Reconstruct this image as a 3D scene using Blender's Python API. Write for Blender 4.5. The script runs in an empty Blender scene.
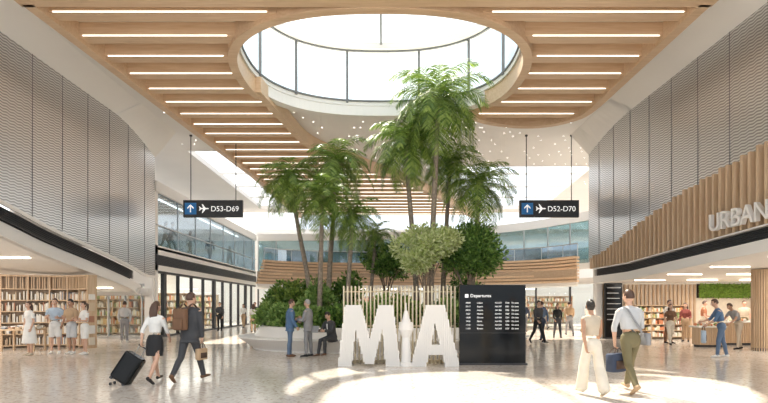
import bpy, math, random
from mathutils import Vector, Matrix, Euler
from mathutils.bvhtree import BVHTree
R=random.Random(7)
V=Vector
sc=bpy.context.scene
sc.view_settings.view_transform='Standard'
COL=sc.collection

# ------------------------------------------------------------------ materials
def newmat(name):
    m=bpy.data.materials.new(name); m.use_nodes=True
    nt=m.node_tree; b=nt.nodes['Principled BSDF']
    return m,nt,b
def M(name,col,rough=.5,metal=0,es=0,ecol=None,spec=.5,var=0.06,vs=6):
    m,nt,b=newmat(name)
    b.inputs['Roughness'].default_value=rough; b.inputs['Metallic'].default_value=metal
    b.inputs['Specular IOR Level'].default_value=spec
    c=(*col,1)
    if es:
        b.inputs['Base Color'].default_value=c
        b.inputs['Emission Color'].default_value=(*(ecol or col),1); b.inputs['Emission Strength'].default_value=es
    else:
        n=nt.nodes.new('ShaderNodeTexNoise'); n.inputs['Scale'].default_value=vs; n.inputs['Detail'].default_value=3
        tc=nt.nodes.new('ShaderNodeTexCoord'); nt.links.new(tc.outputs['Object'],n.inputs['Vector'])
        r=nt.nodes.new('ShaderNodeValToRGB')
        r.color_ramp.elements[0].position=.3; r.color_ramp.elements[1].position=.7
        r.color_ramp.elements[0].color=(*[max(0,x*(1-var)) for x in col],1)
        r.color_ramp.elements[1].color=(*[min(1,x*(1+var)) for x in col],1)
        nt.links.new(n.outputs['Fac'],r.inputs[0]); nt.links.new(r.outputs[0],b.inputs['Base Color'])
    return m
def wood(name,c1,c2,scale=(.6,8,8),rough=.45):
    m,nt,b=newmat(name)
    tc=nt.nodes.new('ShaderNodeTexCoord'); mp=nt.nodes.new('ShaderNodeMapping'); mp.inputs['Scale'].default_value=scale
    n=nt.nodes.new('ShaderNodeTexNoise'); n.inputs['Scale'].default_value=2.2; n.inputs['Detail'].default_value=6; n.inputs['Distortion'].default_value=.6
    r=nt.nodes.new('ShaderNodeValToRGB'); r.color_ramp.elements[0].position=.3; r.color_ramp.elements[1].position=.72
    r.color_ramp.elements[0].color=(*c1,1); r.color_ramp.elements[1].color=(*c2,1)
    nt.links.new(tc.outputs['Object'],mp.inputs[0]); nt.links.new(mp.outputs[0],n.inputs['Vector'])
    nt.links.new(n.outputs['Fac'],r.inputs[0]); nt.links.new(r.outputs[0],b.inputs['Base Color'])
    b.inputs['Roughness'].default_value=rough
    return m
def glass(name,tint,fac,rough=.02):
    m=bpy.data.materials.new(name); m.use_nodes=True; nt=m.node_tree
    for n in list(nt.nodes): nt.nodes.remove(n)
    o=nt.nodes.new('ShaderNodeOutputMaterial'); mx=nt.nodes.new('ShaderNodeMixShader')
    t=nt.nodes.new('ShaderNodeBsdfTransparent'); t.inputs[0].default_value=(*tint,1)
    g=nt.nodes.new('ShaderNodeBsdfGlossy'); g.inputs['Roughness'].default_value=rough; g.inputs[0].default_value=(.9,.95,1,1)
    mx.inputs[0].default_value=fac
    nt.links.new(t.outputs[0],mx.inputs[1]); nt.links.new(g.outputs[0],mx.inputs[2]); nt.links.new(mx.outputs[0],o.inputs[0])
    return m
def leafm(name,c1,c2,sc_=3):
    m,nt,b=newmat(name)
    g=nt.nodes.new('ShaderNodeNewGeometry')
    r=nt.nodes.new('ShaderNodeValToRGB'); r.color_ramp.elements[0].color=(*c1,1); r.color_ramp.elements[1].color=(*c2,1)
    nt.links.new(g.outputs['Random Per Island'],r.inputs[0]); nt.links.new(r.outputs[0],b.inputs['Base Color'])
    b.inputs['Roughness'].default_value=.42
    t=nt.nodes.new('ShaderNodeBsdfTranslucent'); nt.links.new(r.outputs[0],t.inputs[0])
    mx=nt.nodes.new('ShaderNodeMixShader'); mx.inputs[0].default_value=.35
    o=nt.nodes['Material Output']
    nt.links.new(b.outputs[0],mx.inputs[1]); nt.links.new(t.outputs[0],mx.inputs[2]); nt.links.new(mx.outputs[0],o.inputs[0])
    return m
def islandm(name,cols,rough=.6):
    m,nt,b=newmat(name)
    g=nt.nodes.new('ShaderNodeNewGeometry'); r=nt.nodes.new('ShaderNodeValToRGB'); r.color_ramp.interpolation='CONSTANT'
    e=r.color_ramp.elements
    e[0].color=(*cols[0],1); e[1].position=1/len(cols); e[1].color=(*cols[1],1)
    for i in range(2,len(cols)):
        k=e.new(i/len(cols)); k.color=(*cols[i],1)
    nt.links.new(g.outputs['Random Per Island'],r.inputs[0]); nt.links.new(r.outputs[0],b.inputs['Base Color'])
    b.inputs['Roughness'].default_value=rough
    return m
def math_(nt,op,a,b=None,c=None):
    n=nt.nodes.new('ShaderNodeMath'); n.operation=op
    for i,x in enumerate((a,b,c)):
        if x is None: continue
        if isinstance(x,(int,float)): n.inputs[i].default_value=x
        else: nt.links.new(x,n.inputs[i])
    return n.outputs[0]
def perforated(name,light,dark):
    m,nt,b=newmat(name)
    tc=nt.nodes.new('ShaderNodeTexCoord'); s=nt.nodes.new('ShaderNodeSeparateXYZ'); nt.links.new(tc.outputs['Object'],s.inputs[0])
    # woven metal mesh: fine wavy horizontal wires with open rows between
    wob=math_(nt,'MULTIPLY',math_(nt,'SINE',math_(nt,'MULTIPLY',s.outputs[1],2*math.pi/.30)),.012)
    a=math_(nt,'SINE',math_(nt,'MULTIPLY',math_(nt,'ADD',s.outputs[2],wob),2*math.pi/.085))
    r=nt.nodes.new('ShaderNodeValToRGB'); r.color_ramp.elements[0].position=.2; r.color_ramp.elements[1].position=.75
    r.color_ramp.elements[0].color=(*dark,1); r.color_ramp.elements[1].color=(*light,1)
    nt.links.new(math_(nt,'MULTIPLY_ADD',a,.5,.5),r.inputs[0])
    nt.links.new(r.outputs[0],b.inputs['Base Color'])
    b.inputs['Metallic'].default_value=.75; b.inputs['Roughness'].default_value=.30
    return m
def terrazzo():
    m,nt,b=newmat('terrazzo_floor')
    tc=nt.nodes.new('ShaderNodeTexCoord')
    v=nt.nodes.new('ShaderNodeTexVoronoi'); v.inputs['Scale'].default_value=20
    nt.links.new(tc.outputs['Object'],v.inputs['Vector'])
    r=nt.nodes.new('ShaderNodeValToRGB'); r.color_ramp.interpolation='CONSTANT'
    e=r.color_ramp.elements; e[0].color=(.73,.665,.60,1); e[1].position=.35; e[1].color=(.67,.605,.54,1)
    k=e.new(.6); k.color=(.78,.72,.655,1); k=e.new(.90); k.color=(.52,.445,.385,1)
    sp=nt.nodes.new('ShaderNodeSeparateColor'); nt.links.new(v.outputs['Color'],sp.inputs[0]); nt.links.new(sp.outputs[0],r.inputs[0])
    # curved inlay bands around the planter + slab joints
    s=nt.nodes.new('ShaderNodeSeparateXYZ'); nt.links.new(tc.outputs['Object'],s.inputs[0])
    dx=math_(nt,'MULTIPLY',s.outputs[0],.85); dy=math_(nt,'SUBTRACT',s.outputs[1],19.8)
    d=math_(nt,'SQRT',math_(nt,'ADD',math_(nt,'MULTIPLY',dx,dx),math_(nt,'MULTIPLY',dy,dy)))
    band=math_(nt,'MULTIPLY',math_(nt,'GREATER_THAN',d,7.2),math_(nt,'LESS_THAN',d,9.0))
    mx=nt.nodes.new('ShaderNodeMix'); mx.data_type='RGBA'
    nt.links.new(math_(nt,'MULTIPLY',band,.35),mx.inputs[0]); nt.links.new(r.outputs[0],mx.inputs[6]); mx.inputs[7].default_value=(.54,.49,.44,1)
    jx=math_(nt,'LESS_THAN',math_(nt,'FRACT',math_(nt,'DIVIDE',s.outputs[0],1.2)),.01)
    jy=math_(nt,'LESS_THAN',math_(nt,'FRACT',math_(nt,'DIVIDE',s.outputs[1],1.2)),.01)
    m2=nt.nodes.new('ShaderNodeMix'); m2.data_type='RGBA'
    nt.links.new(math_(nt,'MULTIPLY',math_(nt,'MAXIMUM',jx,jy),.4),m2.inputs[0]); nt.links.new(mx.outputs[2],m2.inputs[6]); m2.inputs[7].default_value=(.45,.41,.38,1)
    nt.links.new(m2.outputs[2],b.inputs['Base Color'])
    n=nt.nodes.new('ShaderNodeTexNoise'); n.inputs['Scale'].default_value=1.5; nt.links.new(tc.outputs['Object'],n.inputs['Vector'])
    nt.links.new(math_(nt,'MULTIPLY_ADD',n.outputs['Fac'],.12,.08),b.inputs['Roughness'])
    return m

WHITE=M('white_plaster',(.83,.805,.77),.5,var=.02,vs=.5)
WHITE2=M('white_gloss_solid_surface',(.86,.84,.81),.3,var=.02,vs=.5)
CREAM=M('cream_lacquer',(.82,.78,.71),.45,var=.03)
CREAMY=M('cream_fin_lacquer',(.70,.61,.44),.45,var=.03)
DARK=M('dark_metal',(.045,.045,.05),.4,.3)
SEAM=M('panel_joint_grey',(.26,.26,.27),.5,.3)
FRAMEG=M('skylight_frame_grey',(.17,.175,.18),.5,.2)
GREYM=M('grey_aluminium',(.50,.51,.52),.35,.6)
BLACK=M('black_panel',(.008,.009,.010),.10,spec=.25)
WOOD=wood('light_oak_beams',(.62,.425,.265),(.73,.54,.365),(.5,7,7))
WOODV=wood('light_oak_vertical',(.54,.37,.225),(.71,.53,.36),(8,8,.6))
WOODB=wood('oak_backing',(.42,.30,.20),(.50,.375,.26),(.5,5,5))
BACK=M('ceiling_backing_cream',(.68,.55,.42),.6,var=.02)
PERF=perforated('woven_metal_mesh',(.80,.80,.80),(.36,.36,.365))
FLOORM=terrazzo()
GLS=glass('clear_glass',(.95,.98,.98),.06)
GLB=glass('blue_tinted_glass',(.52,.60,.65),.22,.06)
LED=M('led_white',(1,.93,.82),es=2.6)
GLOWB=M('white_bar_glow',(1,.95,.88),es=6)
GLOWW=M('added_warm_glow',(1,.88,.72),es=6)  # warm glow for the bars added in bookshop and market
DOWN=M('downlight_lens',(1,.97,.92),es=5)
SCREENW=M('sign_white',(.9,.9,.9),es=.6)
BLUE=M('sign_blue',(.02,.16,.42),es=.2)
SOIL=M('soil',(.06,.04,.03),.9)
BARK=M('palm_bark',(.28,.23,.18),.85,var=.35,vs=14)
BARK2=M('tree_bark',(.24,.18,.13),.85,var=.3,vs=14)
PALMG=leafm('palm_leaf',(.055,.14,.02),(.35,.47,.10))
SHRUBG=leafm('leaf_fresh',(.11,.24,.05),(.42,.58,.18))
LEAFD=leafm('leaf_dark',(.045,.13,.025),(.26,.42,.09))
LEAFY=leafm('leaf_yellow',(.36,.46,.12),(.82,.86,.52))
MOSS=leafm('moss_wall',(.16,.32,.03),(.38,.55,.10))
BOOKS=islandm('book_covers',[(.80,.77,.70),(.45,.22,.14),(.66,.52,.36),(.88,.86,.82),(.30,.32,.36),(.55,.42,.30),(.74,.66,.54),(.82,.80,.76)])
GOODS=islandm('shop_goods',[(.8,.7,.5),(.65,.25,.12),(.85,.82,.75),(.3,.38,.16),(.7,.45,.2),(.75,.7,.62)])
CM={}
def C(name,col,rough=.8,**k):
    if name not in CM: CM[name]=M('cloth_'+name,col,rough,**k)
    return CM[name]
for n,c in dict(white=(.78,.77,.74),cream=(.70,.64,.54),black=(.02,.02,.022),charcoal=(.055,.057,.063),navy=(.035,.05,.09),blue=(.09,.17,.30),
    lblue=(.45,.55,.66),grey=(.28,.28,.29),lgrey=(.55,.56,.57),olive=(.17,.145,.075),tan=(.45,.31,.19),brown=(.17,.09,.05),rust=(.42,.16,.08),denim=(.12,.18,.28),sand=(.56,.47,.36),dkred=(.25,.06,.05)).items(): C(n,c)
SKIN=[M('skin_fair',(.62,.38,.27),.5,var=.03),M('skin_tan',(.44,.25,.16),.5,var=.03),M('skin_brown',(.24,.13,.08),.5,var=.03)]
HAIR=dict(brown=M('hair_brown',(.08,.04,.025),.45),black=M('hair_black',(.02,.016,.014),.4),blond=M('hair_blond',(.42,.28,.13),.45),grey=M('hair_grey',(.35,.34,.33),.5))
EYEW=M('eye_white',(.8,.8,.8),.2); LIPS=M('lips',(.45,.16,.13),.4); EYED=M('eye_dark',(.03,.02,.015),.2)

# ------------------------------------------------------------------ mesh builder
class MB:
    def __init__(s): s.v=[];s.f=[];s.m=[]
    def add(s,vs,fs,m=0):
        o=len(s.v); s.v+=[tuple(p) for p in vs]; s.f+=[tuple(i+o for i in f) for f in fs]; s.m+=[m]*len(fs)
    def box(s,x0,x1,y0,y1,z0,z1,m=0):
        s.hexa([(x0,y0,z0),(x1,y0,z0),(x1,y1,z0),(x0,y1,z0)],[(x0,y0,z1),(x1,y0,z1),(x1,y1,z1),(x0,y1,z1)],m)
    def hexa(s,b,t,m=0):
        s.add(list(b)+list(t),[(3,2,1,0),(4,5,6,7),(0,1,5,4),(1,2,6,5),(2,3,7,6),(3,0,4,7)],m)
    def mbox(s,mat,sx,sy,sz,m=0):
        b=[mat@V((x*sx/2,y*sy/2,-sz/2)) for x,y in((-1,-1),(1,-1),(1,1),(-1,1))]
        t=[mat@V((x*sx/2,y*sy/2,sz/2)) for x,y in((-1,-1),(1,-1),(1,1),(-1,1))]
        s.hexa(b,t,m)
    def rings(s,rs,m=0,cap=True,closed=False):
        n=len(rs[0]); vs=[p for r in rs for p in r]; fs=[]
        K=len(rs)
        for i in range(K if closed else K-1):
            a=i*n; b=((i+1)%K)*n
            for j in range(n):
                k=(j+1)%n; fs.append((a+j,a+k,b+k,b+j))
        if cap and not closed:
            fs.append(tuple(range(n-1,-1,-1))); fs.append(tuple(range((K-1)*n,K*n)))
        s.add(vs,fs,m)
    def tube(s,pts,rad,n=8,m=0,ref=V((1,0,0)),rnd=True):
        pts=[V(p) for p in pts]; rs=[]
        rad=[r if isinstance(r,tuple) else (r,r) for r in rad]
        def ring(p,t,a,b):
            sd=ref-t*ref.dot(t)
            if sd.length<.05: sd=V((0,1,0))-t*t.y
            if sd.length<.05: sd=V((0,0,1))-t*t.z
            sd.normalize(); u=t.cross(sd)
            return [p+sd*(a*math.cos(2*math.pi*j/n))+u*(b*math.sin(2*math.pi*j/n)) for j in range(n)]
        T=[]
        for i in range(len(pts)):
            a=pts[max(0,i-1)]; b=pts[min(len(pts)-1,i+1)]
            d=(b-a); T.append(d.normalized() if d.length>1e-6 else V((0,0,1)))
        if rnd:
            a,b=rad[0]; q=min(a,b); rs.append(ring(pts[0]-T[0]*q*.55,T[0],a*.45,b*.45)); rs.append(ring(pts[0]-T[0]*q*.3,T[0],a*.8,b*.8))
        for p,t,(a,b) in zip(pts,T,rad): rs.append(ring(p,t,a,b))
        if rnd:
            a,b=rad[-1]; q=min(a,b); rs.append(ring(pts[-1]+T[-1]*q*.3,T[-1],a*.8,b*.8)); rs.append(ring(pts[-1]+T[-1]*q*.55,T[-1],a*.45,b*.45))
        s.rings(rs,m)
    def gs(s,fn,m=0,nl=12,nn=18):
        rs=[]
        for i in range(nl+1):
            th=math.pi*(i+.02)/(nl+.04)
            rs.append([fn(V((math.sin(th)*math.cos(2*math.pi*j/nn),math.sin(th)*math.sin(2*math.pi*j/nn),math.cos(th)))) for j in range(nn)])
        s.rings(rs,m)
    def ball(s,c,r,m=0,nl=8,nn=10):
        r=r if isinstance(r,tuple) else (r,r,r); c=V(c)
        s.gs(lambda d:c+V((d.x*r[0],d.y*r[1],d.z*r[2])),m,nl,nn)
    def rbox(s,mat,sx,sy,sz,m=0,e=5,n=20):
        rs=[]
        for zz,k in((-1,.80),(-.95,.93),(-.85,1),(.85,1),(.95,.93),(1,.80)):
            r=[]
            for j in range(n):
                a=2*math.pi*j/n; c,d=math.cos(a),math.sin(a)
                x=abs(c)**(2/e)*(1 if c>0 else -1); y=abs(d)**(2/e)*(1 if d>0 else -1)
                r.append(mat@V((x*sx/2*k,y*sy/2*k,zz*sz/2)))
            rs.append(r)
        s.rings(rs,m)
    def ribbon(s,pts,z0,z1,th,m=0,closed=False):
        pts=[V((p[0],p[1])) for p in pts]; N=len(pts); L=[];Q=[]
        for i in range(N):
            a=pts[(i-1)%N] if closed or i>0 else pts[i]; b=pts[(i+1)%N] if closed or i<N-1 else pts[i]
            d=(b-a).normalized(); nrm=V((-d.y,d.x)); L.append(pts[i]+nrm*th/2); Q.append(pts[i]-nrm*th/2)
        rs=[[(L[i].x,L[i].y,z0),(Q[i].x,Q[i].y,z0),(Q[i].x,Q[i].y,z1),(L[i].x,L[i].y,z1)] for i in range(N)]
        s.rings(rs,m,closed=closed)
    def obj(s,name,mats,smooth=False,parent=None,bevel=0,loc=None):
        me=bpy.data.meshes.new(name); me.from_pydata(s.v,[],s.f)
        for m in (mats if isinstance(mats,(list,tuple)) else [mats]): me.materials.append(m)
        me.polygons.foreach_set('material_index',s.m)
        if smooth: me.polygons.foreach_set('use_smooth',[True]*len(s.f))
        me.update()
        o=bpy.data.objects.new(name,me); COL.objects.link(o)
        if parent: o.parent=parent
        if loc: o.location=loc
        if bevel:
            b=o.modifiers.new('bevel','BEVEL'); b.width=bevel; b.segments=2; b.limit_method='ANGLE'
        return o
def empty(name,loc=(0,0,0)):
    o=bpy.data.objects.new(name,None); COL.objects.link(o); o.location=loc; return o
def text(body,name,mat,size,mw,parent=None,ext=.01,align='LEFT'):
    c=bpy.data.curves.new(name,'FONT'); c.body=body; c.size=size; c.extrude=ext; c.align_x=align
    c.materials.append(mat); o=bpy.data.objects.new(name,c); COL.objects.link(o)
    if parent: o.parent=parent
    o.matrix_world=mw
    return o
def cat(P,n=8):
    P=[V((*p,0)[:3]) if len(p)==2 else V(p) for p in P]; out=[]
    for i in range(len(P)-1):
        a=P[max(0,i-1)];b=P[i];c=P[i+1];d=P[min(len(P)-1,i+2)]
        for k in range(n):
            t=k/n; out.append(.5*((2*b)+(c-a)*t+(2*a-5*b+4*c-d)*t*t+(3*b-a-3*c+d)*t**3))
    out.append(P[-1]); return out

# ------------------------------------------------------------------ people
POSES=dict(
 stand=dict(lean=1,hl=3,kl=4,hr=-3,kr=3,al=(2,9,14),ar=(-2,9,16)),
 talk=dict(lean=2,hl=4,kl=5,hr=-3,kr=3,al=(5,9,75),ar=(4,10,30),nod=8),
 arms=dict(lean=1,hl=5,kl=8,hr=-3,kr=2,al=(12,10,85),ar=(12,10,95)),
 walk=dict(lean=3,hl=24,kl=6,hr=-15,kr=24,al=(-20,8,12),ar=(20,8,22),fl=8,fr=-34),
 walk2=dict(lean=3,hr=24,kr=6,hl=-15,kl=24,ar=(-20,8,12),al=(20,8,22),fr=8,fl=-34),
 lean=dict(lean=28,hl=14,kl=10,hr=-8,kr=6,al=(25,10,30),ar=(30,10,40),nod=15),
 sit=dict(lean=14,hl=84,kl=84,hr=80,kr=70,al=(32,8,60),ar=(30,8,62),nod=25))
HANDS={}
def person(name,x,y,heading=0,h=1.75,pose='stand',skin=0,top='white',bot='navy',shoe='black',hair='brown',sleeve='long',legs='trousers',hs='short',fem=False,jacket=False,z=0,vs=.017,key=None,inner=None,**ov):
    P=dict(nod=0,yaw=0,fl=0,fr=0); P.update(POSES[pose]); P.update(ov)
    rad=math.radians; src=MB(); ext=MB()
    SK,TP,BT,SH,HR,EW,LP,ED=range(8)
    hip=V((0,0,.92)); ln=rad(P['lean']); up=V((0,math.sin(ln),math.cos(ln))); X=V((1,0,0))
    def u(t,xo=0,yo=0): return hip+up*t+X*xo+V((0,math.cos(ln),-math.sin(ln)))*yo
    sw=.165 if fem else .19; g=.9 if fem else 1
    # torso
    if fem: tor=[(-.08,.13,.10),(0,.172,.122),(.07,.160,.112),(.17,.122,.092),(.27,.132,.098),(.37,.150,.118),(.45,.152,.100),(.50,.125,.080),(.545,.07,.055)]
    else: tor=[(-.08,.14,.10),(0,.168,.120),(.07,.160,.115),(.17,.150,.108),(.27,.165,.115),(.37,.185,.122),(.45,.180,.108),(.50,.145,.088),(.545,.075,.060)]
    w=.022 if jacket else .004
    split=-.12 if jacket else (.02 if P.get('untuck') else .08)
    lo=[t for t in tor if t[0]<=.12]; 
    src.tube([u(t[0]) for t in lo],[(t[1],t[2]) for t in lo],14,BT if legs!='dress' else TP)
    hi=[t for t in tor if t[0]>split]
    if jacket: hi=[(-.13,.178,.128)]+hi
    src.tube([u(t[0]) for t in hi],[(t[1]+w,t[2]+w) for t in hi],16,TP,rnd=False)
    src.tube([u(.478,-sw*.93),u(.50,-sw*.5),u(.505),u(.50,sw*.5),u(.478,sw*.93)],[.056*g+w*.5,.062*g,.066*g,.062*g,.056*g+w*.5],12,TP,ref=V((0,1,0)))
    if fem: 
        for sd in(-1,1): src.tube([u(.37,sd*.065,.06),u(.36,sd*.068,.095)],[.058,.042],10,TP)
    # neck
    src.tube([u(.50),u(.57,0,.008),u(.66,0,.02)],[.056*g,.052*g,.052*g],12,SK)
    if sleeve!='none': src.tube([u(.535,0,.0),u(.56,0,.004)],[.068*g+w*.4,.060*g+w*.3],12,TP,rnd=False)
    # legs
    for sd,hp,kn,ft in((-1,P['hl'],P['kl'],P['fl']),(1,P['hr'],P['kr'],P['fr'])):
        hj=hip+X*sd*.085; a=rad(hp); b=rad(hp-kn)
        k=hj+V((sd*.018,math.sin(a)*.43,-math.cos(a)*.43)); an=k+V((sd*.008,math.sin(b)*.41,-math.cos(b)*.41))
        def L(t,p=hj,q=k): return p.lerp(q,t)
        calf=V((0,-.012*math.cos(b),-.012*math.sin(b)))
        if legs in('trousers','wide'):
            wd=.03 if legs=='wide' else .0
            src.tube([L(-.02),L(.3),L(.65),k,k.lerp(an,.3)+calf,k.lerp(an,.7),k.lerp(an,1.0)],[.092,.088,.074+wd*.6,.064+wd,.062+wd*1.3,.054+wd*1.7,.050+wd*2],12,BT)
            src.tube([k.lerp(an,.9),an],[.035,.036],8,SK)
        else:
            src.tube([L(0),L(.4),L(.75),k,k.lerp(an,.3)+calf,k.lerp(an,.65),an],[.082,.074,.058,.050,.053,.040,.033],12,SK)
            if legs=='shorts': src.tube([L(0),L(.4),L(.9)],[.095,.093,.088],12,BT,rnd=False)
        fa=rad(ft)
        F=lambda yy,zz:an+V((sd*.02*yy/.15,yy*math.cos(fa)-zz*math.sin(fa),yy*math.sin(fa)+zz*math.cos(fa)))
        src.tube([F(-.055,-.04),F(-.01,-.035),F(.06,-.045),F(.13,-.055),F(.185,-.062)],[(.034,.036),(.040,.044),(.041,.034),(.045,.024),(.036,.018)],12,SH)
        src.tube([F(-.01,-.03),F(-.0,.02)],[.043,.042],10,SH if not P.get('low') else SK,rnd=False)
    if legs=='skirt': src.tube([u(.13),u(.06),u(-.02),u(-.15),u(-.32)],[(.128,.098),(.165,.118),(.185,.135),(.19,.15),(.175,.15)],16,BT,rnd=False)
    if legs=='dress': src.tube([u(.15),u(.05),u(-.1),V((0,0,.60)),V((0,0,.40))],[(.13,.10),(.17,.125),(.20,.15),(.225,.19),(.25,.21)],16,TP,rnd=False)
    # arms
    hands=[]
    for sd,(pp,ab,el) in((-1,P['al']),(1,P['ar'])):
        s0=u(.475,sd*sw); a=rad(pp); ab=rad(ab); e=rad(pp+el)
        d1=V((sd*math.sin(ab),math.sin(a)*math.cos(ab),-math.cos(a)*math.cos(ab)))
        inn=P.get('inn',.12 if el<50 else .35)
        d2=V((-sd*inn,math.sin(e),-math.cos(e))).normalized()
        el_=s0+d1*.285; wr=el_+d2*.245
        src.tube([s0,s0.lerp(el_,.35),el_,el_.lerp(wr,.3),wr],[.050*g,.046*g,.038*g,.039*g,.026*g],12,SK)
        if sleeve=='long': src.tube([s0,s0.lerp(el_,.35),s0.lerp(el_,.8),el_,el_.lerp(wr,.35),el_.lerp(wr,.95)],[x*g+w*.5 for x in(.058,.054,.049,.047,.044,.036)],12,TP,rnd=False)
        elif sleeve=='roll': src.tube([s0,s0.lerp(el_,.35),el_,el_.lerp(wr,.25)],[x*g for x in(.058,.054,.048,.047)],12,TP,rnd=False)
        elif sleeve=='short': src.tube([s0,s0.lerp(el_,.3),s0.lerp(el_,.62)],[x*g for x in(.060,.058,.056)],12,TP,rnd=False)
        # hand: palm + four fingers + thumb
        t=d2; nrm=V((-sd,0,0)); nrm=(nrm-t*nrm.dot(t)).normalized(); wdt=t.cross(nrm)
        if (abs(d2.y)<.7 and wdt.y<0) or (abs(d2.y)>=.7 and wdt.z<0): wdt=-wdt
        q=.95*g+.05
        ext.tube([wr-t*.01,wr+t*.035,wr+t*.085*q],[(.022,.026),(.040*q,.016),(.040*q,.014)],10,SK,ref=wdt)
        for i,ln_ in enumerate((.066,.074,.069,.054)):
            b0=wr+t*.08*q+wdt*(.029-.0195*i)*q
            j1=b0+(t*.9+nrm*.42).normalized()*ln_*.45*q; j2=j1+(t*.45+nrm*.9).normalized()*ln_*.32*q; j3=j2+(nrm*1-t*.25).normalized()*ln_*.26*q
            ext.tube([b0,j1,j2,j3],[.0085*q,.008*q,.0075*q,.0065*q],7,SK,ref=wdt)
        b0=wr+t*.028+wdt*.03*q; j1=b0+(t*.6+wdt*.7+nrm*.35).normalized()*.035; j2=j1+(t*.8+wdt*.1+nrm*.5).normalized()*.03
        ext.tube([b0,j1,j2],[.0105*q,.0095*q,.0075*q],7,SK,ref=nrm)
        hands.append(wr+t*.11+nrm*.02)
    # head
    hc=u(.725,0,.025); HM=Matrix.Translation(hc)@Euler((rad(-P['nod']-P['lean']*.3),0,rad(P['yaw']))).to_matrix().to_4x4()
    q=.95 if fem else 1
    def hf(d,k=1.0):
        x,y_,z_=d.x*.076*q,d.y*.094*q,d.z*.118*q
        if d.z<0:
            t_=-d.z; x*=1-.30*t_*t_
            if d.y<0: y_*=1-.35*t_
            else: y_=y_*(1-.10*t_)+.012*t_
        return V((x,y_,z_))*k
    ext.gs(lambda d:HM@hf(d),SK,14,20)
    H=lambda a,b,c:HM@V((a,b,c))
    ext.tube([H(0,.090*q,.012),H(0,.104*q,-.014),H(0,.111*q,-.030)],[(.006,.006),(.009,.009),(.014,.010)],8,SK)
    ext.tube([H(-.022,.083*q,-.060),H(0,.093*q,-.058),H(.022,.083*q,-.060)],[.004,.0075,.004],6,LP,ref=V((0,0,1)))
    for sd in(-1,1):
        ext.ball(H(sd*.030,.080*q,.002),.0125,EW,6,8); ext.ball(H(sd*.030,.0895*q,.002),.006,ED,5,6)
        ext.tube([H(sd*.014,.092*q,.024),H(sd*.032,.088*q,.029),H(sd*.048,.077*q,.022)],[.004,.0045,.003],5,HR,ref=V((0,0,1)))
        ext.tube([H(sd*.074*q,-.004,.016),H(sd*.085*q,-.012,.004),H(sd*.079*q,-.002,-.028)],[(.006,.014),(.007,.018),(.005,.009)],8,SK,ref=X)
    if hs!='bald':
        low=-.25 if hs=='short' else -.75
        def hr(d):
            face=(d.y>.30 and d.z<.50) or (d.y>-.05 and d.z<.02) or d.z<low
            k=.88 if face else (1.13 if d.z>.3 else 1.11)
            p=hf(d,k); 
            if not face: p.z+=.004; p.y-=.004
            return HM@p
        ext.gs(hr,HR,18,24)
    if hs=='long': ext.tube([H(0,-.045,.05),H(0,-.078,-.04),H(0,-.088,-.13),H(0,-.085,-.22),H(0,-.08,-.29)],[(.075,.05),(.092,.045),(.098,.036),(.088,.03),(.05,.02)],12,HR)
    if hs=='bun': ext.ball(H(0,-.10,.05),.042,HR)
    if hs=='pony': ext.tube([H(0,-.09,.05),H(0,-.14,.02),H(0,-.14,-.10),H(0,-.12,-.18)],[.022,.032,.028,.012],8,HR)
    # shirt wedge for open jackets
    if inner:
        ext.tube([u(.535,0,.072),u(.45,0,.122),u(.34,0,.142),u(.24,0,.136)],[(.040,.012),(.036,.012),(.022,.011),(.008,.01)],8,EW)
    k=h/1.75
    zmin=min(p[2] for p in src.v)
    off=V((0,0,-zmin))
    src.v=[tuple((V(p)+off)*k) for p in src.v]; ext.v=[tuple((V(p)+off)*k) for p in ext.v]
    ob=src.obj('tmp',[SKIN[0]]*1)
    rm=ob.modifiers.new('r','REMESH'); rm.mode='VOXEL'; rm.voxel_size=vs
    sm=ob.modifiers.new('s','SMOOTH'); sm.factor=.5; sm.iterations=3
    dg=bpy.context.evaluated_depsgraph_get(); dg.update()
    me=bpy.data.meshes.new_from_object(ob.evaluated_get(dg))
    bvh=BVHTree.FromPolygons([V(p) for p in src.v],src.f)
    out=MB(); out.v=[tuple(v.co) for v in me.vertices]
    for pl in me.polygons:
        r=bvh.find_nearest(pl.center); out.f.append(tuple(pl.vertices)); out.m.append(src.m[r[2]] if r[2] is not None else 0)
    out.add(ext.v,ext.f); out.m[-len(ext.f):]=ext.m
    bpy.data.objects.remove(ob); bpy.data.meshes.remove(me)
    o=out.obj(name,[SKIN[skin],CM[top],CM[bot],CM[shoe],HAIR[hair],CM[inner] if inner else EYEW,LIPS,EYED],smooth=True)
    o.location=(x,y,z); o.rotation_euler=(0,0,rad(heading))
    rot=Matrix.Rotation(rad(heading),3,'Z')
    HANDS[key or name]=[V((x,y,z))+rot@((p+off)*k) for p in hands]
    return o

WS=person('woman',-4.70,10.5,-8,1.68,'walk',top='white',bot='black',legs='skirt',hs='long',fem=True,key='w_suit',vs=.013,al=(-22,14,4),yaw=-15,sleeve='roll',low=1)
MS=person('man',-4.05,10.65,-14,1.86,'walk2',top='charcoal',bot='charcoal',jacket=True,shoe='brown',key='m_back',vs=.013,yaw=-20,ar=(4,8,14),al=(8,10,70))
WR=person('woman',3.66,9.0,6,1.66,'walk',skin=1,top='sand',bot='cream',legs='wide',sleeve='none',hs='bun',hair='black',fem=True,key='w_r',vs=.013,shoe='sand',low=1,ar=(14,10,25),yaw=-12,hl=16,hr=-9,kr=14,fr=-22,fl=4)
MR=person('man',4.50,9.35,4,1.88,'walk2',top='lgrey',bot='olive',sleeve='roll',shoe='tan',key='m_r',vs=.013,al=(2,16,6),ar=(10,10,70),yaw=18)
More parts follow.
